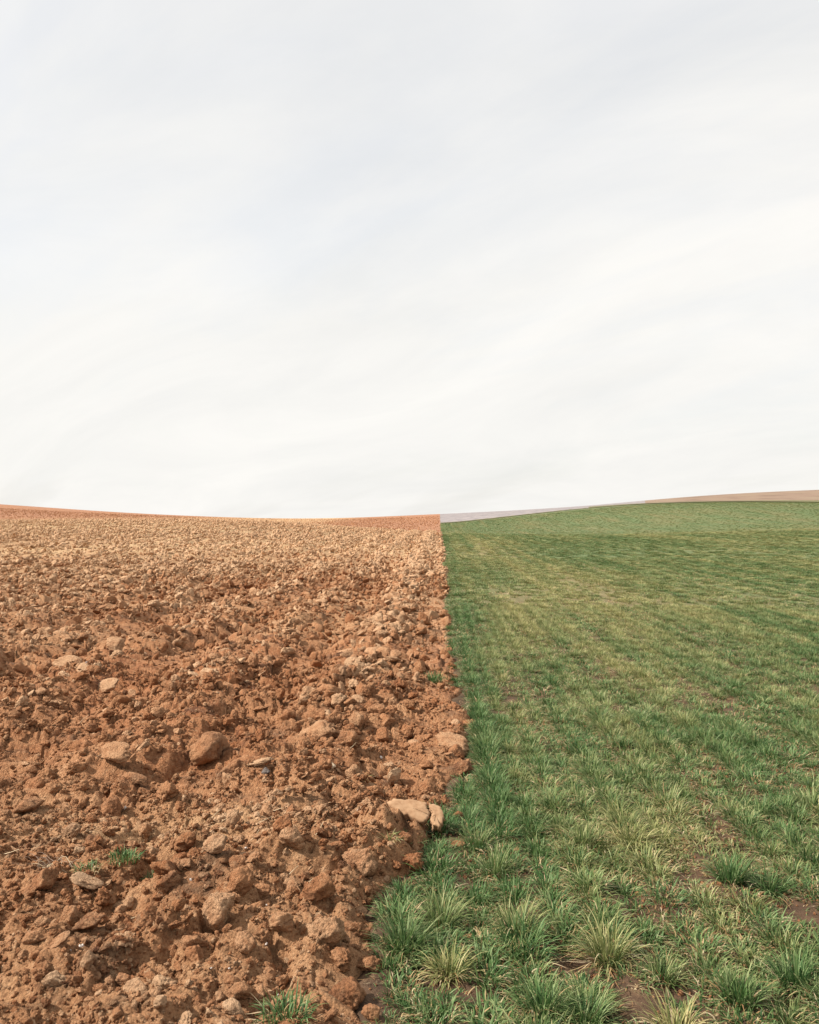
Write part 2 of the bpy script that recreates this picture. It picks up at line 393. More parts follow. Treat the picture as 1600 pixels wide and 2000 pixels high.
red_patch = lambda x, y: np.clip(far_red(x, y) * (.75 + .4 * fbm(x / 30, y / 60, 2, 72)) + .35 * np.exp(-((border(y) - x) / .5) ** 2) * sstep(5, 12, y), 0, 1)
fattr(me, 'dry', dry_and_far_lift(X, Y) * (1 - far_red(X, Y) * .9)); fattr(me, 'red', red_patch(X, Y)); fattr(me, 'coarse', sstep(18, 60, Y))
ploughed = obj('ploughed_field', me, kind='structure')

# ------------------------------------------------------------------ sown field ground
r2 = np.concatenate([np.linspace(-8, 2, 10), np.geomspace(2.05, YE, 420)])
nc2 = 300
s2 = np.linspace(0, 1, nc2)
Y2 = np.repeat(r2[:, None], nc2, 1)
W2 = .62 * np.maximum(Y2, 2) + 1.0
ef = np.interp(s2 * .62, [0, .05, .2, .3, .45, .62], [0, 4, 14, 10, -4, -12])         # the far edge is not straight
Y2 = Y2 + ef[None, :] * sstep(110, YE, Y2)
X2 = border(Y2) - .4 + s2[None, :] * (W2 + .4)
X2[:, -4:] += (np.array([.1, .3, .8, 2.0])[None, :] * np.maximum(Y2[:, -4:], 8))
def field_h(x, y):
    q = x - .0325 * y
    return .022 * fbm(x / .35, y / .35, 3, 41) * (1 - sstep(25, 60, y)) + .012 * np.sin(2 * math.pi * q / .28) * (1 - sstep(12, 25, y)) - .28 * sstep(0, .3, border_j(y) - x)
Z2 = terrain(X2, Y2) + field_h(X2, Y2)
me = mesh_from('sown_field', np.stack([X2, Y2, Z2], -1).reshape(-1, 3), grid_faces(*X2.shape), M_FIELD)
def track(x, y):
    q = x - .0325 * y + .15 * perlin(y / 9, y * 0, 64)
    return np.maximum.reduce([np.exp(-((q - c) / .2) ** 2) for c in (6.5, 8.3, 18.6, 20.4, 31, 33)])
def brown_f(x, y):
    """thin, yellowed places in the crop"""
    q = x - .0325 * y
    v = .22 + .55 * fbm(q / 5, y / 30, 3, 61) + .55 * fbm(q / .8, y / 38, 3, 62) + .25 * fbm(x / 4, y / 8, 2, 63)
    v = v + .45 * np.exp(-((q - 1.9 - .02 * y) / (1.0 + .03 * y)) ** 2) * sstep(6, 11, y) * (1 - sstep(45, 70, y))
    v = v + .45 * np.exp(-((y - 90) / 14) ** 2) * sstep(6, 22, x) - .25 * np.exp(-(q / .45) ** 2) * (1 - sstep(12, 30, y))
    return np.clip(v - .3 * track(x, y), 0, 1)
fattr(me, 'cover', sstep(6, 24, Y2)); fattr(me, 'brown', brown_f(X2, Y2))
obj('sown_field', me, kind='structure')

# ------------------------------------------------------------------ far fields to the skyline
def far_strip(name, s0, s1, y0f, y1f, m, n=140, k=60, dz=0.0, bump=0.0, extra=0):
    ss = np.linspace(s0, s1, n); tt = np.linspace(0, 1, k)
    a = np.array([y0f(q) for q in ss]); b = np.array([y1f(q) for q in ss])
    y = a[None, :] + (b - a)[None, :] * tt[:, None]
    x = border(y) + ss[None, :] * (.62 * y + 1.0)
    z = terrain(x, y) + dz + bump * (fbm(x / 1.5, y / 1.5, 3, 77) + .4) * np.sin(np.pi * tt)[:, None]
    if extra: x[:, -1] += extra
    me = mesh_from(name, np.stack([x, y, z], -1).reshape(-1, 3), grid_faces(k, n), m)
    return obj(name, me, kind='structure')
edge = lambda q: YE + float(np.interp(q, s2, ef))
SPL = .36
far_strip('stubble_field', 0, SPL, lambda q: edge(q) - .5, lambda q: 760, M_LAV, k=120)
far_strip('tilled_field', SPL, 1.0, lambda q: edge(q) - .5, lambda q: 760, M_PINK, k=120, extra=500)
far_strip('field_margin', 0.0, SPL, lambda q: edge(q) - 1.0, lambda q: edge(q) + 3.0, M_MARGIN, n=400, k=10, dz=.10, bump=.12)
far_strip('field_margin', SPL - .1, 1.0, lambda q: edge(q) - .8 + max(0, (.34 - q)) * 50, lambda q: edge(q) + 20 + 60 * max(0, q - SPL) * .6, M_MARGIN, n=400, k=12, dz=.14, bump=.10)
gx = np.linspace(-5000, 5000, 60); gy = np.concatenate([np.linspace(-3000, -30, 12), np.linspace(0, 800, 40), np.linspace(1000, 5900, 14)])
GX, GY = np.meshgrid(gx, gy)
me = mesh_from('ground', np.stack([GX, GY, terrain(GX, GY) - 1.2 - 25.0 * sstep(20, 120, GY)], -1).reshape(-1, 3), grid_faces(len(gy), len(gx)), M_BASE)
obj('ground', me, kind='structure')

# ------------------------------------------------------------------ clod shapes
import bmesh
def ico(sub):
    bm = bmesh.new(); bmesh.ops.create_icosphere(bm, subdivisions=sub, radius=1.0)
    V = np.array([v.co[:] for v in bm.verts]); F = np.array([[v.index for v in f.verts] for f in bm.faces]); bm.free()
    return V, F
IV, IF = ico(4)
def n3(V, sc, seed):
    return (perlin(V[:, 0] * sc + 3.1, V[:, 1] * sc + V[:, 2] * sc * .7, seed) + perlin(V[:, 1] * sc - V[:, 2] * sc * .4, V[:, 2] * sc + 1.7, seed + 1) + perlin(V[:, 2] * sc + V[:, 0] * sc * .5, V[:, 0] * sc - 2.2, seed + 2)) / 2
def clod_mesh(name, seed, planes=11, rough=1.0, squash=(1, .85, .7), material=None, sub=None):
    r = np.random.default_rng(seed)
    V0, F0 = (IV, IF) if sub is None else ico(sub)
    n = r.normal(size=(planes, 3)); n /= np.linalg.norm(n, axis=1)[:, None]
    d = r.uniform(.50, .95, planes)
    W_ = V0 + .16 * np.stack([n3(V0, 1.7, seed + 5), n3(V0, 1.7, seed + 9), n3(V0, 1.7, seed + 13)], 1)
    W_ /= np.linalg.norm(W_, axis=1)[:, None]
    dots = W_ @ n.T
    rr = np.where(dots > .05, d[None, :] / np.maximum(dots, .05), 9)
    rr = np.concatenate([rr, np.full((len(W_), 1), 1.12)], 1)
    rad = -np.log(np.exp(-rr * 42).sum(1)) / 42
    rad = rad + rough * (.10 * n3(V0, 2.6, seed + 20) + .09 * n3(V0, 5.3, seed + 30) + .06 * n3(V0, 10, seed + 40) - .12 * np.clip(1 - 6 * np.abs(n3(V0, 2.3, seed + 50)), 0, 1))
    V = V0 * rad[:, None] * np.array(squash)
    V /= np.abs(V[:, :2]).max()
    return mesh_from(name, V, F0, material or M_CLOD)
PROTO = []
for i in range(14): PROTO.append(clod_mesh('clod_shape', 100 + i * 71, 7 + i % 6, .90 + .35 * (i % 3), (1, .72 + .06 * (i % 5), .62 + .07 * (i % 4))))
for i in range(6): PROTO.append(clod_mesh('slab_shape', 2100 + i * 71, 10, .9, (1, .62 + .06 * (i % 4), .24 + .05 * (i % 3))))
NPROTO = len(PROTO)
pc = bpy.data.collections.new('clod_shapes')
for i, me in enumerate(PROTO):
    pc.objects.link(bpy.data.objects.new('clod_shape_%02d' % i, me))

def scatter(name, P, R, SC, IDX, TONE, coll, material, label, cat):
    me = bpy.data.meshes.new(name); me.vertices.add(len(P)); me.vertices.foreach_set('co', np.asarray(P, np.float32).ravel())
    for nm, ar in (('rot', R), ('scl', SC)):
        a = me.attributes.new(nm, 'FLOAT_VECTOR', 'POINT'); a.data.foreach_set('vector', np.asarray(ar, np.float32).ravel())
    a = me.attributes.new('idx', 'INT', 'POINT'); a.data.foreach_set('value', np.asarray(IDX, np.int32))
    fattr(me, 'tone', TONE)
    me.materials.append(material)
    o = obj(name, me, kind='stuff', label=label, category=cat)
    g = bpy.data.node_groups.new(name + '_scatter', 'GeometryNodeTree')
    g.interface.new_socket('Geometry', in_out='INPUT', socket_type='NodeSocketGeometry')
    g.interface.new_socket('Geometry', in_out='OUTPUT', socket_type='NodeSocketGeometry')
    gi = g.nodes.new('NodeGroupInput'); go = g.nodes.new('NodeGroupOutput')
    ci = g.nodes.new('GeometryNodeCollectionInfo'); ci.inputs['Collection'].default_value = coll
    ci.inputs['Separate Children'].default_value = True; ci.inputs['Reset Children'].default_value = True
    ip = g.nodes.new('GeometryNodeInstanceOnPoints'); ip.inputs['Pick Instance'].default_value = True
    def na(nm, t):
        n = g.nodes.new('GeometryNodeInputNamedAttribute'); n.data_type = t; n.inputs['Name'].default_value = nm; return n.outputs['Attribute']
    er = g.nodes.new('FunctionNodeEulerToRotation')
    g.links.new(na('rot', 'FLOAT_VECTOR'), er.inputs[0])
    g.links.new(gi.outputs[0], ip.inputs['Points']); g.links.new(ci.outputs[0], ip.inputs['Instance'])
    g.links.new(na('idx', 'INT'), ip.inputs['Instance Index']); g.links.new(er.outputs[0], ip.inputs['Rotation'])
    g.links.new(na('scl', 'FLOAT_VECTOR'), ip.inputs['Scale']); g.links.new(ip.outputs[0], go.inputs[0])
    md = o.modifiers.new('scatter', 'NODES'); md.node_group = g
    return o

# ------------------------------------------------------------------ where clods lie
def fan(n, y0, y1, left=True, k=.54, m=.5):
    """n points spread evenly over the ground between two distances, on one side of the border"""
    pts = []
    got = 0
    while got < n:
        y = np.sqrt(rng.uniform(y0 * y0, y1 * y1, n)); x = rng.uniform(0, 1, n) * (k * y1 + m)
        ok = x < k * y + m
        if left: x = border(y) - x
        else: x = border(y) + x
        x, y = x[ok], y[ok]; pts.append(np.stack([x, y], 1)); got += len(x)
    return np.concatenate(pts)[:n]
def area(y0, y1, k=.54, m=.5): return .5 * k * (y1 * y1 - y0 * y0) + m * (y1 - y0)
CP, CS, = [], []
def lay(y0, y1, per_m2, s0, s1, pw=2.0):
    n = int(area(y0, y1) * per_m2)
    p = fan(n, y0, y1); u = rng.uniform(0, 1, n)
    a, b = s0 ** (1 - pw), s1 ** (1 - pw)
    sz = (a + u * (b - a)) ** (1 / (1 - pw))
    CP.append(p); CS.append(sz)
lay(1.9, 5, 1900, .004, .012); lay(5, 9, 600, .006, .014)
lay(1.9, 5, 520, .010, .030); lay(5, 9, 280, .012, .034); lay(9, 16, 190, .014, .04); lay(16, 28, 90, .020, .06)
lay(1.9, 4.5, 40, .028, .060); lay(4.5, 9, 30, .034, .095, 2.2); lay(9, 28, 38, .045, .125, 2.2); lay(28, 50, 46, .035, .13, 2.6); lay(50, 84, 26, .045, .12, 2.8)
lay(84, 300, .6, .08, .16, 2.2)
lay(2.4, 9, 26, .036, .085, 2.0)                       # chunky overturned lumps
n_chunk = len(CS[-1]); n_before = sum(len(c) for c in CS[:-1])
yr = 6 + 58 * rng.uniform(0, 1, 1100) ** 1.25           # the ridge of slices beside the open furrow
CP.append(np.stack([.0325 * yr - .7 + rng.normal(0, .16, 1100), yr], 1)); CS.append(rng.uniform(.04, .12, 1100))
chunky = np.zeros(sum(len(c) for c in CS), bool); chunky[n_before:] = True
P = np.concatenate(CP); R_ = np.concatenate(CS)
jb = border_j(P[:, 1]) - P[:, 0]
keep = (jb > .02 + .3 * R_ - .13 * rng.uniform(0, 1, len(R_)) ** 3 * (R_ < .05)) & (~((R_ < .012) & (perlin(P[:, 0] / .3, P[:, 1] / .3, 83) < -.15)))
fur = np.cos(2 * math.pi * (P[:, 0] - .0325 * P[:, 1] + .7) / 1.3 + 1.3 * perlin(P[:, 0] / 1.5, P[:, 1] / 2.6, 4))
keep &= (R_ < .022) | (P[:, 1] < 4) | (P[:, 1] > 84) | (rng.uniform(0, 1, len(P)) < .45 + .55 * (.5 + .5 * fur))
P, R_, chunky = P[keep], R_[keep], chunky[keep]
SC_ = np.stack([R_, R_, R_ * rng.uniform(.8, 1.15, len(R_))], 1)
slabby = (rng.uniform(0, 1, len(R_)) < np.where(P[:, 1] > 8, .5, .18)) | ((P[:, 1] > 9) & (P[:, 1] < 45) & (R_ > .09)) | (chunky & (P[:, 1] > 9) & (R_ > .06))
IDX_ = np.where(slabby, rng.integers(14, NPROTO, len(R_)), rng.integers(0, 14, len(R_)))
tl_ = np.where(P[:, 1] > 8, .75, .5)
ROT = np.stack([rng.normal(0, 1, len(R_)) * tl_, rng.normal(0, 1, len(R_)) * tl_, rng.uniform(0, 6.283, len(R_))], 1)
TONE = np.clip(.04 * chunky * (P[:, 1] < 9) - .16 * chunky * (P[:, 1] > 9) + rng.beta(1.3, 2.6, len(R_)) + .78 * dry_and_far_lift(P[:, 0], P[:, 1]) - .17 + .16 * slabby + .28 * np.cos(2 * math.pi * (P[:, 0] - .0325 * P[:, 1] + .7) / 1.3 + 1.3 * perlin(P[:, 0] / 1.5, P[:, 1] / 2.6, 4)) * sstep(5, 9, P[:, 1])
               + .35 * fbm(P[:, 0] / 3, P[:, 1] / 3, 3, 88) + .05 * sstep(5, 9, P[:, 1]) + .12 * sstep(20, 45, P[:, 1]) - 1.1 * far_red(P[:, 0], P[:, 1]), 0, 1)  # clods also carry the painted light lift with distance
ZC = terrain(P[:, 0], P[:, 1]) + soil_h(P[:, 0], P[:, 1]) + R_ * np.where(slabby, .06, .12) * (1 + .7 * chunky * (P[:, 1] < 7)) * (1 + .9 * sstep(7, 12, P[:, 1]))
PP = np.concatenate([P, ZC[:, None]], 1)
# crumbs stuck to the steep broken faces
slo = np.hypot(np.gradient(Z, axis=0) / np.maximum(np.gradient(Y, axis=0), 1e-4), np.gradient(Z, axis=1) / np.gradient(X, axis=1))
cand = np.argwhere((slo > .75) & (Y > 2.3) & (Y < 8) & (X < border(Y) + .02) & (np.abs(X) < .52 * Y))
cand = cand[rng.choice(len(cand), min(9000, len(cand)), replace=False)]
ci_, cj_ = cand[:, 0], cand[:, 1]; ns = len(cand)
pg = np.stack([X[ci_, cj_], Y[ci_, cj_]], 1); rg = .0045 * (1 - rng.uniform(0, .95, ns)) ** -.5
P = np.concatenate([P, pg]); R_ = np.concatenate([R_, rg]); PP = np.concatenate([PP, np.concatenate([pg, Z[ci_, cj_][:, None]], 1)])
SC_ = np.concatenate([SC_, np.repeat(rg[:, None], 3, 1)]); IDX_ = np.concatenate([IDX_, rng.integers(0, 14, ns)])
ROT = np.concatenate([ROT, rng.uniform(0, 6, (ns, 3))]); TONE = np.concatenate([TONE, rng.beta(1.3, 3, ns)]); slabby = np.concatenate([slabby, np.zeros(ns, bool)])
ng = int(area(1.9, 7) * 420); pg = fan(ng, 1.9, 7, left=False); rg = .004 * (1 - rng.uniform(0, .93, ng)) ** -.55
zg = terrain(pg[:, 0], pg[:, 1]) + field_h(pg[:, 0], pg[:, 1]) + rg * .2
P = np.concatenate([P, pg]); R_ = np.concatenate([R_, rg]); PP = np.concatenate([PP, np.concatenate([pg, zg[:, None]], 1)])
SC_ = np.concatenate([SC_, np.repeat(rg[:, None], 3, 1)]); IDX_ = np.concatenate([IDX_, rng.integers(0, 14, ng)])
ROT = np.concatenate([ROT, rng.uniform(0, 6, (ng, 3))]); TONE = np.concatenate([TONE, rng.uniform(0, .25, ng)]); slabby = np.concatenate([slabby, np.zeros(ng, bool)])

# ------------------------------------------------------------------ single clods
def px_ground(px, py):
    """spot on the near ground that a picture position falls on"""
    d = CAM_H * FPX / (py - HOR)
    return (px - 800) / FPX * d, d
def soil_top(x, y): return float(terrain(np.array([x]), np.array([y]))[0] + soil_h(np.array([x]), np.array([y]))[0])
def clod(px, py, w, shape, tone, label, flat=1.0, tilt=(0, 0), rz=0.0, sink=.3, group='large clods in the ploughed soil', name='soil_clod', material=None, me=None):
    x, y = px_ground(px, py)
    r = w / FPX * y / 2
    me_ = me or PROTO[shape]
    o = obj(name, me_, label=label, category='clod', group=group)
    zr = r * (.72 if shape < 14 else .3) * flat
    jz = soil_top(x, y) if border_j(np.array([y]))[0] > x + .02 else float(terrain(np.array([x]), np.array([y]))[0]) + .01
    sink = sink + .07
    o.location = (x, y, jz + zr * (1 - 2 * sink)); o.scale = (r, r, r * flat); o.rotation_euler = (tilt[0], tilt[1], rz)
    o['tone'] = min(.68, float(tone) * .85)
    return o, (x, y, r)
HAND = []
MARKS = []
STOP = set('the a an in at of to with and on right left under beside above below behind by near one its up out far low very foot back standing lying leaning growing smooth large tall high dark pale small bare two soil right middle'.split())
def short(t):
    w = t.split(',')[0].split()[:6]
    while w[-1] in STOP and not (w[-1] == 'soil' and w[-2] == 'of'): w.pop()
    return ' '.join(w)
def hc(*a, **k):
    HAND.append(clod(*a, **k)[1])
    MARKS.append(short(a[5]))
big = clod_mesh('clod_shape', 9007, 18, .55, (1, .92, .95), None, 5)
hc(425, 1850, 92, 0, .75, 'big round tan clod standing alone in a hollow, largest in the near ploughed soil', me=big, sink=-.12)
hc(680, 1962, 98, 3, .12, 'large reddish clod at the foot of the soil edge beside bottom grass', sink=.25, rz=.6)
hc(672, 1905, 76, 5, .35, 'tall tan clod leaning at the soil edge above the large reddish clod', flat=1.25, rz=1.9, sink=.2)
hc(727, 1892, 62, 8, .30, 'rounded clod lying against the grass, right of the tall tan clod', sink=.3)
hc(700, 1838, 70, 2, .35, 'split blocky clod under the high soil ridge near the green tuft', sink=.35, rz=.4)
hc(418, 1752, 58, 15, .75, 'pale flat topped clod propped up behind the big round clod', flat=1.7, tilt=(.25, -.2), sink=.1)
hc(478, 1905, 58, 6, .65, 'sandy clod with smooth face right of the big round clod', sink=.25, rz=2.2)
hc(550, 1868, 52, 9, .60, 'tan clod on the right of a dark crack near the soil ridge', flat=1.1, rz=.9, sink=.25)
hc(512, 1880, 46, 11, .50, 'tan clod on the left of a dark crack near the soil ridge', flat=1.1, rz=2.9, sink=.25)
hc(140, 1835, 58, 1, .55, 'tan pyramid shaped clod in the near left soil', flat=1.15, sink=.2)
hc(72, 1895, 52, 16, .50, 'flat tan clod low at the left edge of the near soil', flat=1.6, sink=.2)
hc(176, 1848, 64, 12, .45, 'wide lumpy clod right beside the tan pyramid shaped clod', flat=.8, sink=.3)
hc(86, 1868, 34, 4, .65, 'small pale wedge shaped clod above the flat tan clod on the left', flat=1.2, sink=.2)
hc(118, 1905, 54, 17, .60, 'pale slanting slab of soil among crumbs in the near left', tilt=(.1, -.5), sink=.1)
hc(103, 1808, 34, 7, .5, 'small upright clod left of the tan pyramid shaped clod', flat=1.2, sink=.25)
hc(330, 1795, 70, 10, .40, 'cracked reddish lump in a bank left of the big round clod', sink=.3, rz=.8)
hc(205, 1975, 46, 2, .3, 'small brown clod low near the bottom edge of the ploughed soil', sink=.3)
hc(805, 1700, 52, 13, .05, 'dark red crumbly clod at the soil edge beside pale grass', sink=.25)
hc(778, 1668, 60, 5, .08, 'dark red clod just behind the crumbly clod at the soil edge', flat=.8, sink=.3)
hc(725, 1990, 40, 9, .30, 'reddish clod in the grass at the very bottom of the picture', flat=1.2, sink=.2)
hc(410, 1500, 100, 6, .42, 'huge tan clod with rounded back in the middle of the ploughed soil', sink=.28, rz=1.2)
hc(580, 1490, 42, 3, .55, 'block shaped clod standing on end right of the huge tan clod', flat=1.5, sink=.2)
hc(524, 1485, 44, 11, .5, 'tall tan clod between the huge clod and the block on end', flat=1.3, sink=.22)
hc(620, 1470, 80, 18, .6, 'long pale slab leaning right of the block shaped clod', tilt=(.2, -.3), rz=.3, sink=.1)
hc(680, 1492, 70, 1, .4, 'broad tan clod below the long pale slab', flat=.7, sink=.3)
hc(640, 1432, 52, 8, .35, 'round backed clod with a dark hollow under it above the pale slab', flat=.9, sink=.25)
hc(228, 1540, 78, 19, .55, 'broad tilted slab of tan soil in the left middle of the field', tilt=(.35, .15), rz=-.3, sink=.1)
hc(268, 1562, 62, 14, .45, 'second tilted slab right below the broad tan slab', tilt=(.3, .2), rz=-.4, sink=.1)
hc(58, 1615, 62, 12, .4, 'tan clod with domed top near the left edge of the field', sink=.3)
hc(105, 1582, 40, 7, .4, 'squarish tan clod behind the domed clod on the left', sink=.25)
hc(160, 1580, 40, 10, .35, 'rounded brown clod right of the squarish tan clod', sink=.25)
hc(152, 1410, 30, 4, .6, 'small orange clod standing up in the left middle of the field', flat=1.1, sink=.15)
hc(208, 1355, 52, 15, .95, 'pale crusted slab far back on the left of the soil', tilt=(.4, -.2), sink=.1)
hc(130, 1318, 64, 17, .9, 'long pale slab lying far back on the left of the soil', tilt=(.2, .1), sink=.1)
hc(85, 1248, 44, 5, .9, 'pale clod standing proud in the far left of the soil', flat=1.2, sink=.15)
hc(226, 1296, 40, 18, .95, 'pale triangular slab standing on edge in the far left soil', tilt=(1.1, .2), sink=-.4)
hc(735, 1305, 52, 16, .9, 'thin pale slab lying flat near the right side of the soil', tilt=(.1, .1), sink=.1)
hc(885, 1470, 84, 19, .65, 'tan slab pushed out over the grass edge', tilt=(.15, .3), rz=-.4, sink=.05)
hc(915, 1415, 40, 13, .35, 'reddish clod sticking out farthest into the grass', sink=.25)
hc(905, 1510, 46, 3, .15, 'dark red clod at the grass edge below the tan slab', sink=.3)
hc(893, 1600, 26, 6, .05, 'small red clod lying by itself in the grass', sink=.2)
hc(892, 1652, 34, 17, .25, 'thin red clod lying in the grass below the single small clod', sink=.1)
# cracked slab of two pieces
cx_, cy_ = px_ground(815, 1630)
sl = bpy.data.objects.new('cracked_slab', None); C.objects.link(sl); sl.location = (cx_, cy_, soil_top(cx_ - .06, cy_) + .045)
sl['label'] = 'pale smooth slab of soil cracked in two, jutting over the grass'; sl['category'] = 'slab'
for outline, sd in (([(-.155, .03), (-.13, .06), (-.02, .075), (.035, .07), (.045, .035), (.062, .01), (.058, -.03), (.03, -.055), (-.03, -.03), (-.09, -.015)], 1),
                    ([(.046, .07), (.1, .062), (.128, .02), (.13, -.03), (.118, -.07), (.085, -.06), (.068, -.034), (.073, .008), (.056, .036)], 2)):
    pts = []
    for i in range(len(outline)):
        a, b = np.array(outline[i]), np.array(outline[(i + 1) % len(outline)])
        for t in np.linspace(0, 1, 6, endpoint=False): pts.append(a + (b - a) * t + .0025 * rng.normal(size=2))
    pts = np.array(pts); n = len(pts); c0 = pts.mean(0)
    V, F = [], []
    levels = [(.0, .0, 0), (.5, .0, .0), (.85, 0, 0), (.97, -.002, 0), (1.0, -.008, 0), (.96, -.028, .004), (.9, -.042, .006), (.7, -.05, .008)]
    for k, (q, dz, jt) in enumerate(levels):
        for p_ in pts:
            w = c0 + (p_ - c0) * max(q, .02); w = w + rng.normal(size=2) * jt
            V.append((w[0], w[1], dz + .004 * float(perlin(np.array([w[0] * 25]), np.array([w[1] * 25]), 5)[0]) + rng.normal() * jt * .5))
    for k in range(len(levels) - 1):
        for i in range(n): F.append((k * n + i, k * n + (i + 1) % n, (k + 1) * n + (i + 1) % n, (k + 1) * n + i))
    me = mesh_from('slab_piece', V, np.array(F)[:, ::-1], M_SLAB)
    o = obj('slab_piece', me, sl)
sl.rotation_euler = (.48, .12, -.12)
HAND.append((cx_, cy_, .15)); MARKS.append('pale slab cracked in two')
# odd stones
def stone(px, py, w, shape, material, label, cat, flat=.6):
    m2 = PROTO[shape].copy(); m2.materials.clear(); m2.materials.append(material)
    x, y = px_ground(px, py); r = w / FPX * y / 2
    o = obj('stone', m2, label=label, category=cat); o.scale = (r, r, r * flat); o.location = (x, y, soil_top(x, y) + r * .3); o.rotation_euler = (.2, .2, .4 + px)
stone(640, 1545, 32, 15, M_CREAM, 'cream coloured flat stone lying on the ploughed soil', 'stone', 1.2)
stone(520, 1566, 24, 7, M_GREY, 'dark grey stone half sunk in the ploughed soil', 'stone')

# clear small clods away from the placed ones, then pick the clods that show largest
HA = np.array(HAND)
dd = np.sqrt(((P[:, None, :] - HA[None, :, :2]) ** 2).sum(2)) - HA[None, :, 2] * .95 - R_[:, None] * .6
ok = (dd > 0).all(1)
inview = (np.abs(P[:, 0] / P[:, 1]) < .455) & (P[:, 1] > 2.72) & (P[:, 0] < border_j(P[:, 1]))
app = np.where(ok & inview, R_ / P[:, 1], 0)
top = np.argsort(-app)[:255]
sel = np.zeros(len(P), bool); sel[top] = True
rest = ok & ~sel
def tell_apart(items, marks):
    """items: (x, y, look); marks: (x, y, short name) -> one label each, by nearest mark, side and order"""
    out = [None] * len(items); bins = {}
    for n, (x, y, look) in enumerate(items):
        best = min(marks, key=lambda m: ((x - m[0]) / y) ** 2 + ((y - m[1]) / y / 2.2) ** 2)
        ddx, ddy = x - best[0], (y - best[1]) * .55
        side = ('right of' if ddx > 0 else 'left of') if abs(ddx) > abs(ddy) else ('behind' if ddy > 0 else 'in front of')
        bins.setdefault((look, side, best[2]), []).append((ddx * ddx + ddy * ddy, n))
    for (look, side, nm), l in bins.items():
        for r, (_, n) in enumerate(sorted(l)):
            ordn = '' if len(l) == 1 else ('nearest second third fourth fifth sixth seventh eighth ninth tenth eleventh twelfth thirteenth fourteenth fifteenth sixteenth seventeenth eighteenth nineteenth twentieth'.split() + ['farther'] * 300)[r] + ' '
            out[n] = ordn + look + ' ' + side + ' the ' + nm
    return out
CM = [(h[0], h[1], n) for h, n in zip(HAND, MARKS)]
items = []
for i in top:
    sz = R_[i] / P[i, 1] * FPX * 2
    look = ('wide ' if sz > 52 else 'middling ' if sz > 36 else 'small ') + ('pale ' if TONE[i] > .55 else 'tan ' if TONE[i] > .28 else 'reddish ') + ('flat clod' if slabby[i] else 'lumpy clod')
    items.append((P[i, 0], P[i, 1], look))
labs = tell_apart(items, CM)
for i, lb in zip(top, labs):
    o = obj('soil_clod', PROTO[IDX_[i]], category='clod', group='smaller loose clods in the ploughed soil')
    o['label'] = lb
    o.location = PP[i]; o.scale = SC_[i]; o.rotation_euler = ROT[i]; o['tone'] = float(TONE[i])
scatter('soil_crumbs', PP[rest], ROT[rest], SC_[rest], IDX_[rest], TONE[rest], pc, M_CLOD, 'loose reddish brown crumbs and lumps covering the ploughed soil', 'soil')

# ------------------------------------------------------------------ grass tufts
def tuft_mesh(name, seed, nb, L0, L1, rad, lean, dead, wid=.0023, seg=4):
    r = np.random.default_rng(seed)
    V, F, A = [], [], []
    for b in range(nb):
        a = r.uniform(0, 6.283); rr = rad * math.sqrt(r.uniform(0, 1))
        bx, by = rr * math.cos(a), rr * math.sin(a)
        az = a + r.normal(0, .7); ln = r.uniform(L0, L1)
        is_dead = r.uniform() < dead
        th = min(1.35, abs(r.normal(lean * .55, .28)) * (.5 + rr / rad)) + (.55 if is_dead else 0)
        curl = r.uniform(.2, 2.0) * (1.0 if not is_dead else 1.3)
        tw = r.normal(0, .5); w0 = wid * r.uniform(.6, 1.25); rn = r.uniform()
        p = np.array([bx, by, -.012]); base = len(V)
        for k in range(seg + 1):
            t = k / seg
            w = w0 * (1 - t ** 2.2) * (.75 + .5 * t * (1 - t) * 2) + .0003
            sa = az + math.pi / 2 + tw * t
            sd_ = np.array([math.cos(sa), math.sin(sa), .15 * math.sin(tw)])
            V.append(p - sd_ * w); V.append(p + sd_ * w)
            A.append((rn, t, 1.0 if is_dead else 0.0, 1)); A.append(A[-1])
            ang = th + curl * t * t * 1.1
            p = p + np.array([math.cos(az) * math.sin(ang), math.sin(az) * math.sin(ang), math.cos(ang)]) * ln / seg
            if p[2] < .004: p[2] = .004 + .004 * r.uniform()
        for k in range(seg):
            i = base + 2 * k; F.append((i, i + 1, i + 3, i + 2))
    me = mesh_from(name, V, F, M_GRASS)
    at = me.attributes.new('blade', 'FLOAT_COLOR', 'POINT'); at.data.foreach_set('color', np.asarray(A, np.float32).ravel())
    return me
TUFT = []
for i in range(7): TUFT.append(tuft_mesh('tuft_shape', 500 + i, 90, .03, .095, .06, 1.15, .16))       # 0-6 common
for i in range(4): TUFT.append(tuft_mesh('tuft_shape', 600 + i, 150, .045, .125, .055, 1.1, .10))         # 7-10 full
for i in range(3): TUFT.append(tuft_mesh('tuft_shape', 700 + i, 90, .02, .065, .09, 1.5, .28))          # 11-13 low and sparse
for i in range(3): TUFT.append(tuft_mesh('tuft_shape', 800 + i, 120, .05, .12, .04, 1.4, .25))         # 14-16 splayed
for i in range(2): TUFT.append(tuft_mesh('tuft_shape', 900 + i, 24, .03, .08, .10, 2.4, 1.0, .0018))   # 17-18 dead litter
for i in range(3): TUFT.append(tuft_mesh('tuft_shape', 950 + i, 220, .025, .075, .19, 1.2, .16, .0045, 3))   # 19-21 broad clumps for far off
tcoll = bpy.data.collections.new('tuft_shapes')
for i, me in enumerate(TUFT): tcoll.objects.link(bpy.data.objects.new('tuft_shape_%02d' % i, me))

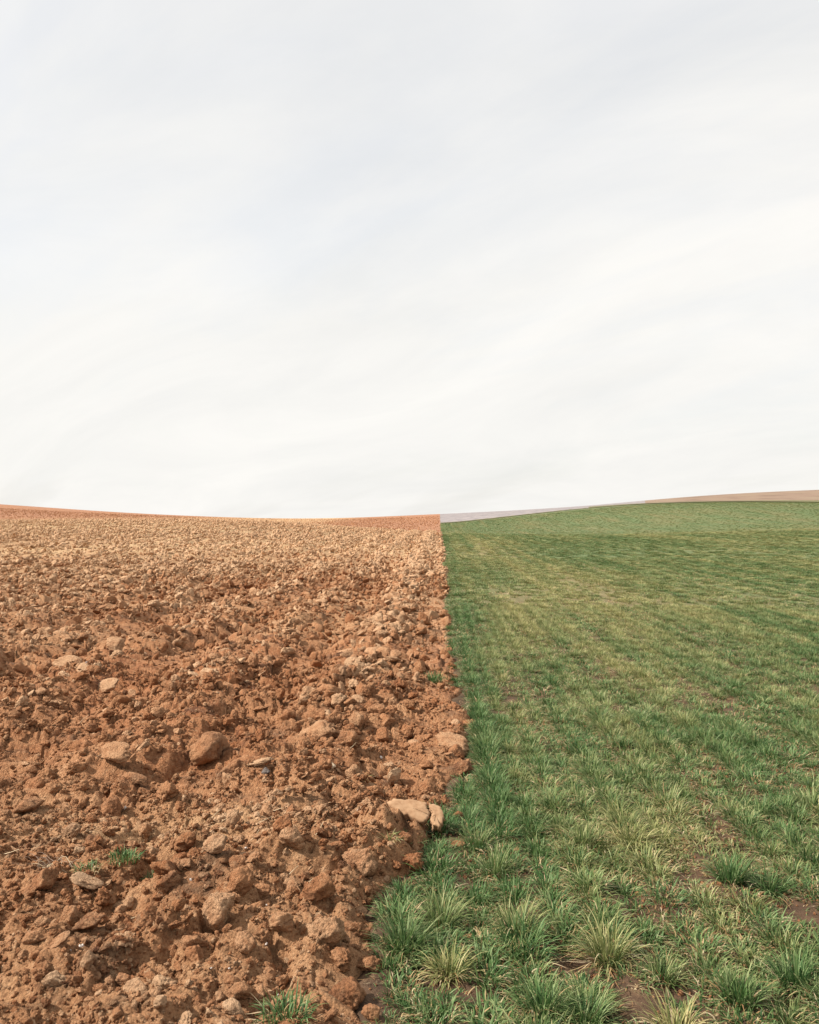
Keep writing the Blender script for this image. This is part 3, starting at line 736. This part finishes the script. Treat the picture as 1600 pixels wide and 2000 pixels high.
GP, GI, GS = [], [], []
def sow(y0, y1, per_m2, ids, s0, s1, thr=None):
    n = int(area(y0, y1) * per_m2); p = fan(n, y0, y1, left=False)
    q = p[:, 0] - .0325 * p[:, 1]
    # drilled rows
    rowk = np.round(q / .15) * .15
    p[:, 0] += (rowk - q) * .75
    if thr is not None:
        v = .5 + .9 * fbm((p[:, 0] - .0325 * p[:, 1]) / .5, p[:, 1] / (.5 + .08 * p[:, 1]), 3, 55) - .25 * brown_f(p[:, 0], p[:, 1])
        k = rng.uniform(0, 1, n) < np.clip((v - thr) * 4, .03, 1); p = p[k]
    n = len(p); GP.append(p); GI.append(rng.choice(ids, n)); GS.append(rng.uniform(s0, s1, n))
sow(1.9, 7, 200, range(0, 7), .8, 1.25, .24); sow(1.9, 7, 30, range(7, 11), .8, 1.25, .45)
sow(1.9, 7, 210, range(11, 14), .6, 1.1); sow(1.9, 7, 18, range(14, 17), .7, 1.1, .4); sow(1.9, 7, 70, (17, 18), .6, 1.1)
sow(7, 16, 130, list(range(0, 7)) + [8, 9, 14], .75, 1.1, .16); sow(7, 16, 90, range(11, 14), .8, 1.3); sow(7, 16, 28, (17, 18), .8, 1.2)
sow(16, 34, 30, (19, 20, 21), .8, 1.0, .15); sow(16, 34, 20, range(0, 7), .8, 1.2); sow(16, 34, 8, (17, 18), 1.0, 1.6)
sow(34, 80, 14, (19, 20, 21), .75, 1.15); sow(80, 213, 4, (19, 20, 21), .8, 1.3)
G = np.concatenate(GP); GIX = np.concatenate(GI); GSC = np.concatenate(GS)
dj = G[:, 0] - border_j(G[:, 1])
k = dj > -.005 - .0 * dj
G, GIX, GSC, dj = G[k], GIX[k], GSC[k], dj[k]
GT = np.clip(.37 + .62 * (brown_f(G[:, 0], G[:, 1]) - .25) + .55 * fbm((G[:, 0] - .0325 * G[:, 1]) / .4, G[:, 1] / (.5 + .1 * G[:, 1]), 2, 57) + rng.normal(0, .13, len(G))
             + .13 * np.sin(2 * math.pi * (G[:, 0] - .0325 * G[:, 1]) / .55) * sstep(6, 10, G[:, 1]), 0, 1)
GT = np.where(dj < .25, GT * .6, GT)
GT = np.clip(GT - .07 * (1 - sstep(7, 20, G[:, 1])) - .18 * ((GIX > 10) & (GIX < 14)), 0, 1)
GR = np.stack([rng.normal(0, .12, len(G)), rng.normal(0, .12, len(G)), rng.uniform(0, 6.283, len(G))], 1)
hvar = rng.uniform(.8, 1.2, len(G))
GS3 = np.stack([GSC, GSC, GSC * hvar * (1 - .5 * sstep(50, 100, G[:, 1])) * (1 - .5 * track(G[:, 0], G[:, 1]))], 1)
GZ = terrain(G[:, 0], G[:, 1]) + field_h(G[:, 0], G[:, 1])
GPP = np.concatenate([G, GZ[:, None]], 1)

HT = []; TMARKS = []
def ht(px, py, h, nb, tone, lean, dead, label, rad=.035, seed=None, group='single tufts of young cereal'):
    x, y = px_ground(px, py); hh = h / FPX * y * .68
    me = tuft_mesh('grass_tuft', seed or int(px * 7 + py), int(nb * 2.0), hh * .55, hh * 1.25, rad, lean, dead, .0021, 6)
    o = obj('grass_tuft', me, label=label, category='grass tuft', group=group); o['tone'] = tone
    g = x - border_j(np.array([y]))[0]
    z = float(terrain(np.array([x]), np.array([y]))[0] + field_h(np.array([x]), np.array([y]))[0]) if g > 0 else soil_top(x, y)
    o.location = (x, y, z + (0 if g > 0 else .018))
    HT.append((x, y, .05)); TMARKS.append(short(label))
ht(878, 1900, 95, 120, .78, 1.25, .16, 'yellow splayed grass tuft on a bare brown patch near the bottom', .04)
ht(792, 1852, 130, 130, .22, .75, .06, 'tall green grass tuft against the soil edge')
ht(862, 1805, 110, 130, .40, .95, .08, 'pale green grass tuft right behind the tall green tuft', .045)
ht(985, 1862, 75, 80, .85, 1.2, .14, 'small yellow grass tuft below the large two coloured tuft')
ht(1008, 1822, 115, 160, .48, 1.05, .10, 'large green and yellow tuft in the middle of the near grass', .05)
ht(1185, 1875, 135, 130, .62, .8, .16, 'tall yellowing tuft with orange dead base right of the bare patch', .045)
ht(1322, 2015, 120, 110, .95, .8, .35, 'straw yellow tuft cut by the bottom edge of the picture', .045)
ht(1425, 1725, 100, 130, .10, .8, .05, 'dark green tuft standing over a black hollow on the right', .045)
ht(1500, 1735, 90, 120, .15, 1.0, .06, 'bright green spreading tuft right of the dark green tuft', .045)
ht(965, 1705, 95, 100, .35, .9, .08, 'green tuft by the small red clods in the grass', .04)
ht(930, 1655, 85, 100, .30, .95, .08, 'light green tuft leaning over the thin red clod', .04)
ht(1135, 1655, 85, 100, .42, .8, .10, 'upright light green tuft behind the bare hollow', .04)
ht(1060, 1985, 110, 120, .18, .8, .06, 'dense green tuft low in the middle of the bottom grass', .045)
ht(1140, 2000, 105, 120, .2, .8, .06, 'second dense green tuft right of the one in the bottom middle', .045)
ht(990, 2015, 90, 80, .6, 1.1, .2, 'pale spiky tuft at the bottom edge below the dense green tufts')
ht(800, 1960, 60, 90, .08, 1.2, .06, 'short dark green tuft right of the large reddish clod', .06)
ht(560, 2030, 66, 80, .15, 1.0, .08, 'bright green tuft growing out of the soil at the bottom edge', .07)
ht(1550, 1920, 110, 130, .15, .8, .05, 'tall green tuft at the right edge of the near grass', .045)
ht(1440, 1960, 110, 120, .25, .8, .08, 'upright green tuft left of the tall tuft at the right edge', .045)
ht(1290, 1905, 90, 110, .40, 1.0, .12, 'spreading green tuft right of the tall yellowing tuft', .045)
ht(245, 1745, 26, 50, .1, 1.2, .1, 'low green weed growing on the soil above the clods', .06, group='weeds on the soil')
ht(303, 1738, 30, 40, .25, 1.3, .1, 'leafy light green weed right of the low weed on the soil', .05, group='weeds on the soil')
ht(175, 1752, 22, 40, .3, 1.3, .35, 'thin yellowish weed left of the low weed on the soil', .05, group='weeds on the soil')
ht(848, 1335, 36, 90, .05, .9, .05, 'small green tuft left standing inside the soil edge', .08, group='weeds on the soil')
ht(690, 1535, 24, 60, .45, 1.3, .4, 'sparse weed on the soil by the cream stone', .09, group='weeds on the soil')
ht(800, 1650, 30, 60, .15, 1.2, .12, 'green weed under the cracked slab', .07, group='weeds on the soil')
ht(760, 1690, 36, 24, .6, 1.0, .5, 'thin dry weed between the dark red clods', .03, group='weeds on the soil')
HTA = np.array(HT)
dd = np.sqrt(((G[:, None, :] - HTA[None, :, :2]) ** 2).sum(2))
ok = (dd > .055).all(1) | (GIX >= 17) & (GIX < 19)
# bare brown patches of the near field
for (bx_, by_, bw) in ((880, 1915, 130), (640, 1940, 10), (1080, 1880, 100), (950, 1770, 50), (1230, 1760, 70), (1290, 1930, 50), (960, 1945, 70), (1500, 1800, 60), (905, 1680, 40)):
    x0, y0 = px_ground(bx_, by_); rr = bw / FPX * y0 * .6
    q = np.sqrt(((G[:, 0] - x0) / rr) ** 2 + ((G[:, 1] - y0) / (rr * 1.2)) ** 2)
    ok &= (q + .5 * perlin(G[:, 0] / .06, G[:, 1] / .06, 45) > 1) | (rng.uniform(0, 1, len(G)) < .22) | (GIX == 17)
inview = (np.abs(G[:, 0] / G[:, 1]) < .45) & (G[:, 1] > 2.75) & ok & ((GIX < 11) | ((GIX > 13) & (GIX < 17)))
app = np.where(inview, GSC * hvar * np.where((GIX > 6) & (GIX < 11), 1.35, 1) / G[:, 1], 0)
top = np.argsort(-app)[:270]
sel = np.zeros(len(G), bool); sel[top] = True
items = []
for i in top:
    look = ('tall ' if hvar[i] > 1 else 'low ') + ('yellowish ' if GT[i] > .6 else 'light green ' if GT[i] > .35 else 'dark green ') + ('bushy tuft' if 6 < GIX[i] < 11 else 'splayed tuft' if GIX[i] > 13 else 'thin tuft')
    items.append((G[i, 0], G[i, 1], look))
labs = tell_apart(items, [(h[0], h[1], n) for h, n in zip(HT, TMARKS)])
for i, lb in zip(top, labs):
    o = obj('grass_tuft', TUFT[GIX[i]], category='grass tuft', group='ordinary tufts in the near grass')
    o['label'] = lb
    o.location = GPP[i]; o.scale = GS3[i]; o.rotation_euler = GR[i]; o['tone'] = float(GT[i])
rest = ok & ~sel
scatter('grass', GPP[rest], GR[rest], GS3[rest], GIX[rest], GT[rest], tcoll, M_GRASS, 'short green and yellowing cereal grass covering the right hand field', 'grass')

# ------------------------------------------------------------------ pebbles, straws, roots
pm = clod_mesh('pebble_shape', 4401, 9, .5, (1, .8, .7), M_PEBBLE, 3)
PEB = [(482, 1730), (522, 1888), (142, 1902), (522, 1830), (160, 1920), (247, 1595), (415, 1890 + 60), (62, 1980), (165, 1915), (285, 1624), (545, 1960), (650, 1575), (743, 1573), (745, 1490), (700, 1610), (450, 1945), (320, 1955), (375, 1793), (360, 1330), (170, 1332), (490, 1475), (715, 1728)]
plabs = tell_apart([(*px_ground(*p), 'tiny white pebble') for p in PEB], CM)
for i, (px, py) in enumerate(PEB):
    x, y = px_ground(px, py); r = rng.uniform(2.2, 4.2) / FPX * y
    o = obj('pebble', pm, label=plabs[i], category='pebble', group='white pebbles on the soil')
    o.location = (x, y, soil_top(x, y) + r * .6 + .006); o.scale = (r, r, r); o.rotation_euler = (i, i * 2.1, i * .7)
def stalk_mesh(name, pts, r0, r1, m):
    V, F = [], []
    pts = [np.array(p, float) for p in pts]; n = len(pts)
    for i, p in enumerate(pts):
        t = pts[min(i + 1, n - 1)] - pts[max(i - 1, 0)]; t /= np.linalg.norm(t)
        u = np.cross(t, [0.1, .2, 1]); u /= np.linalg.norm(u); v = np.cross(t, u); r = r0 + (r1 - r0) * i / (n - 1)
        for k in range(5):
            a = k * 2 * math.pi / 5; V.append(p + (u * math.cos(a) + v * math.sin(a)) * r)
    for i in range(n - 1):
        for k in range(5): F.append((i * 5 + k, i * 5 + (k + 1) % 5, (i + 1) * 5 + (k + 1) % 5, (i + 1) * 5 + k))
    return mesh_from(name, V, F, m)
STR = [(47, 1717, 60, 1.1), (25, 1733, 40, -.6), (200, 1535, 18, .9), (190, 1420, 30, -.9), (165, 1435, 26, 1.3), (420, 1640, 30, 1.4), (448, 1660, 26, .9), (520, 1665, 26, .5), (500, 1690, 24, 1.5), (625, 1700, 30, 1.4),
       (265, 1828, 14, .1), (240, 1795, 16, .8), (575, 1750, 20, 1.2), (450, 1385, 18, .9), (690, 1500, 16, 1.2), (360, 1690, 22, .3), (545, 1640, 24, -.4), (610, 1760, 20, .7)]
slabs_ = tell_apart([(*px_ground(*p[:2]), 'thin pale straw stalk') for p in STR], CM)
for i, (px, py, ln, a) in enumerate(STR):
    x, y = px_ground(px, py); l = ln / FPX * y
    pts = [(math.cos(a * .7) * l * t + .06 * l * math.sin(3 * t + i), math.sin(a * .7) * l * t * 1.1, .10 * l * math.sin(2.6 * t) + t * l * .35 * abs(math.sin(a))) for t in np.linspace(-.5, .5, 7)]
    o = obj('straw_stalk', stalk_mesh('straw_stalk', pts, .0016, .0009, M_STRAW), category='straw', group='straw stalks on the soil',
            label=slabs_[i])
    o.location = (x, y, soil_top(x, y) + .025)
rr_ = np.random.default_rng(5)
x, y = px_ground(108, 1745)
rt = bpy.data.objects.new('dead_plant', None); C.objects.link(rt); rt.location = (x, y, soil_top(x, y) + .01)
rt['label'] = 'tangle of dry brown roots and twigs in a dark hollow on the left'; rt['category'] = 'dead plant'
for i in range(46):
    a = rr_.uniform(0, 6.28); l = rr_.uniform(.04, .13); e = rr_.uniform(.1, 1.1); b0 = rr_.normal(0, .05, 2)
    pts = [(b0[0] + math.cos(a + .6 * t * math.sin(i)) * l * t * math.cos(e), b0[1] * .6 + math.sin(a) * l * t * math.cos(e), l * (t * math.sin(e) - .5 * t * t * math.sin(e)) + .004 * math.sin(9 * t + i)) for t in np.linspace(0, 1, 6)]
    obj('twig', stalk_mesh('twig', pts, .0016, .0006, M_ROOT if i % 4 else M_STRAW), rt)
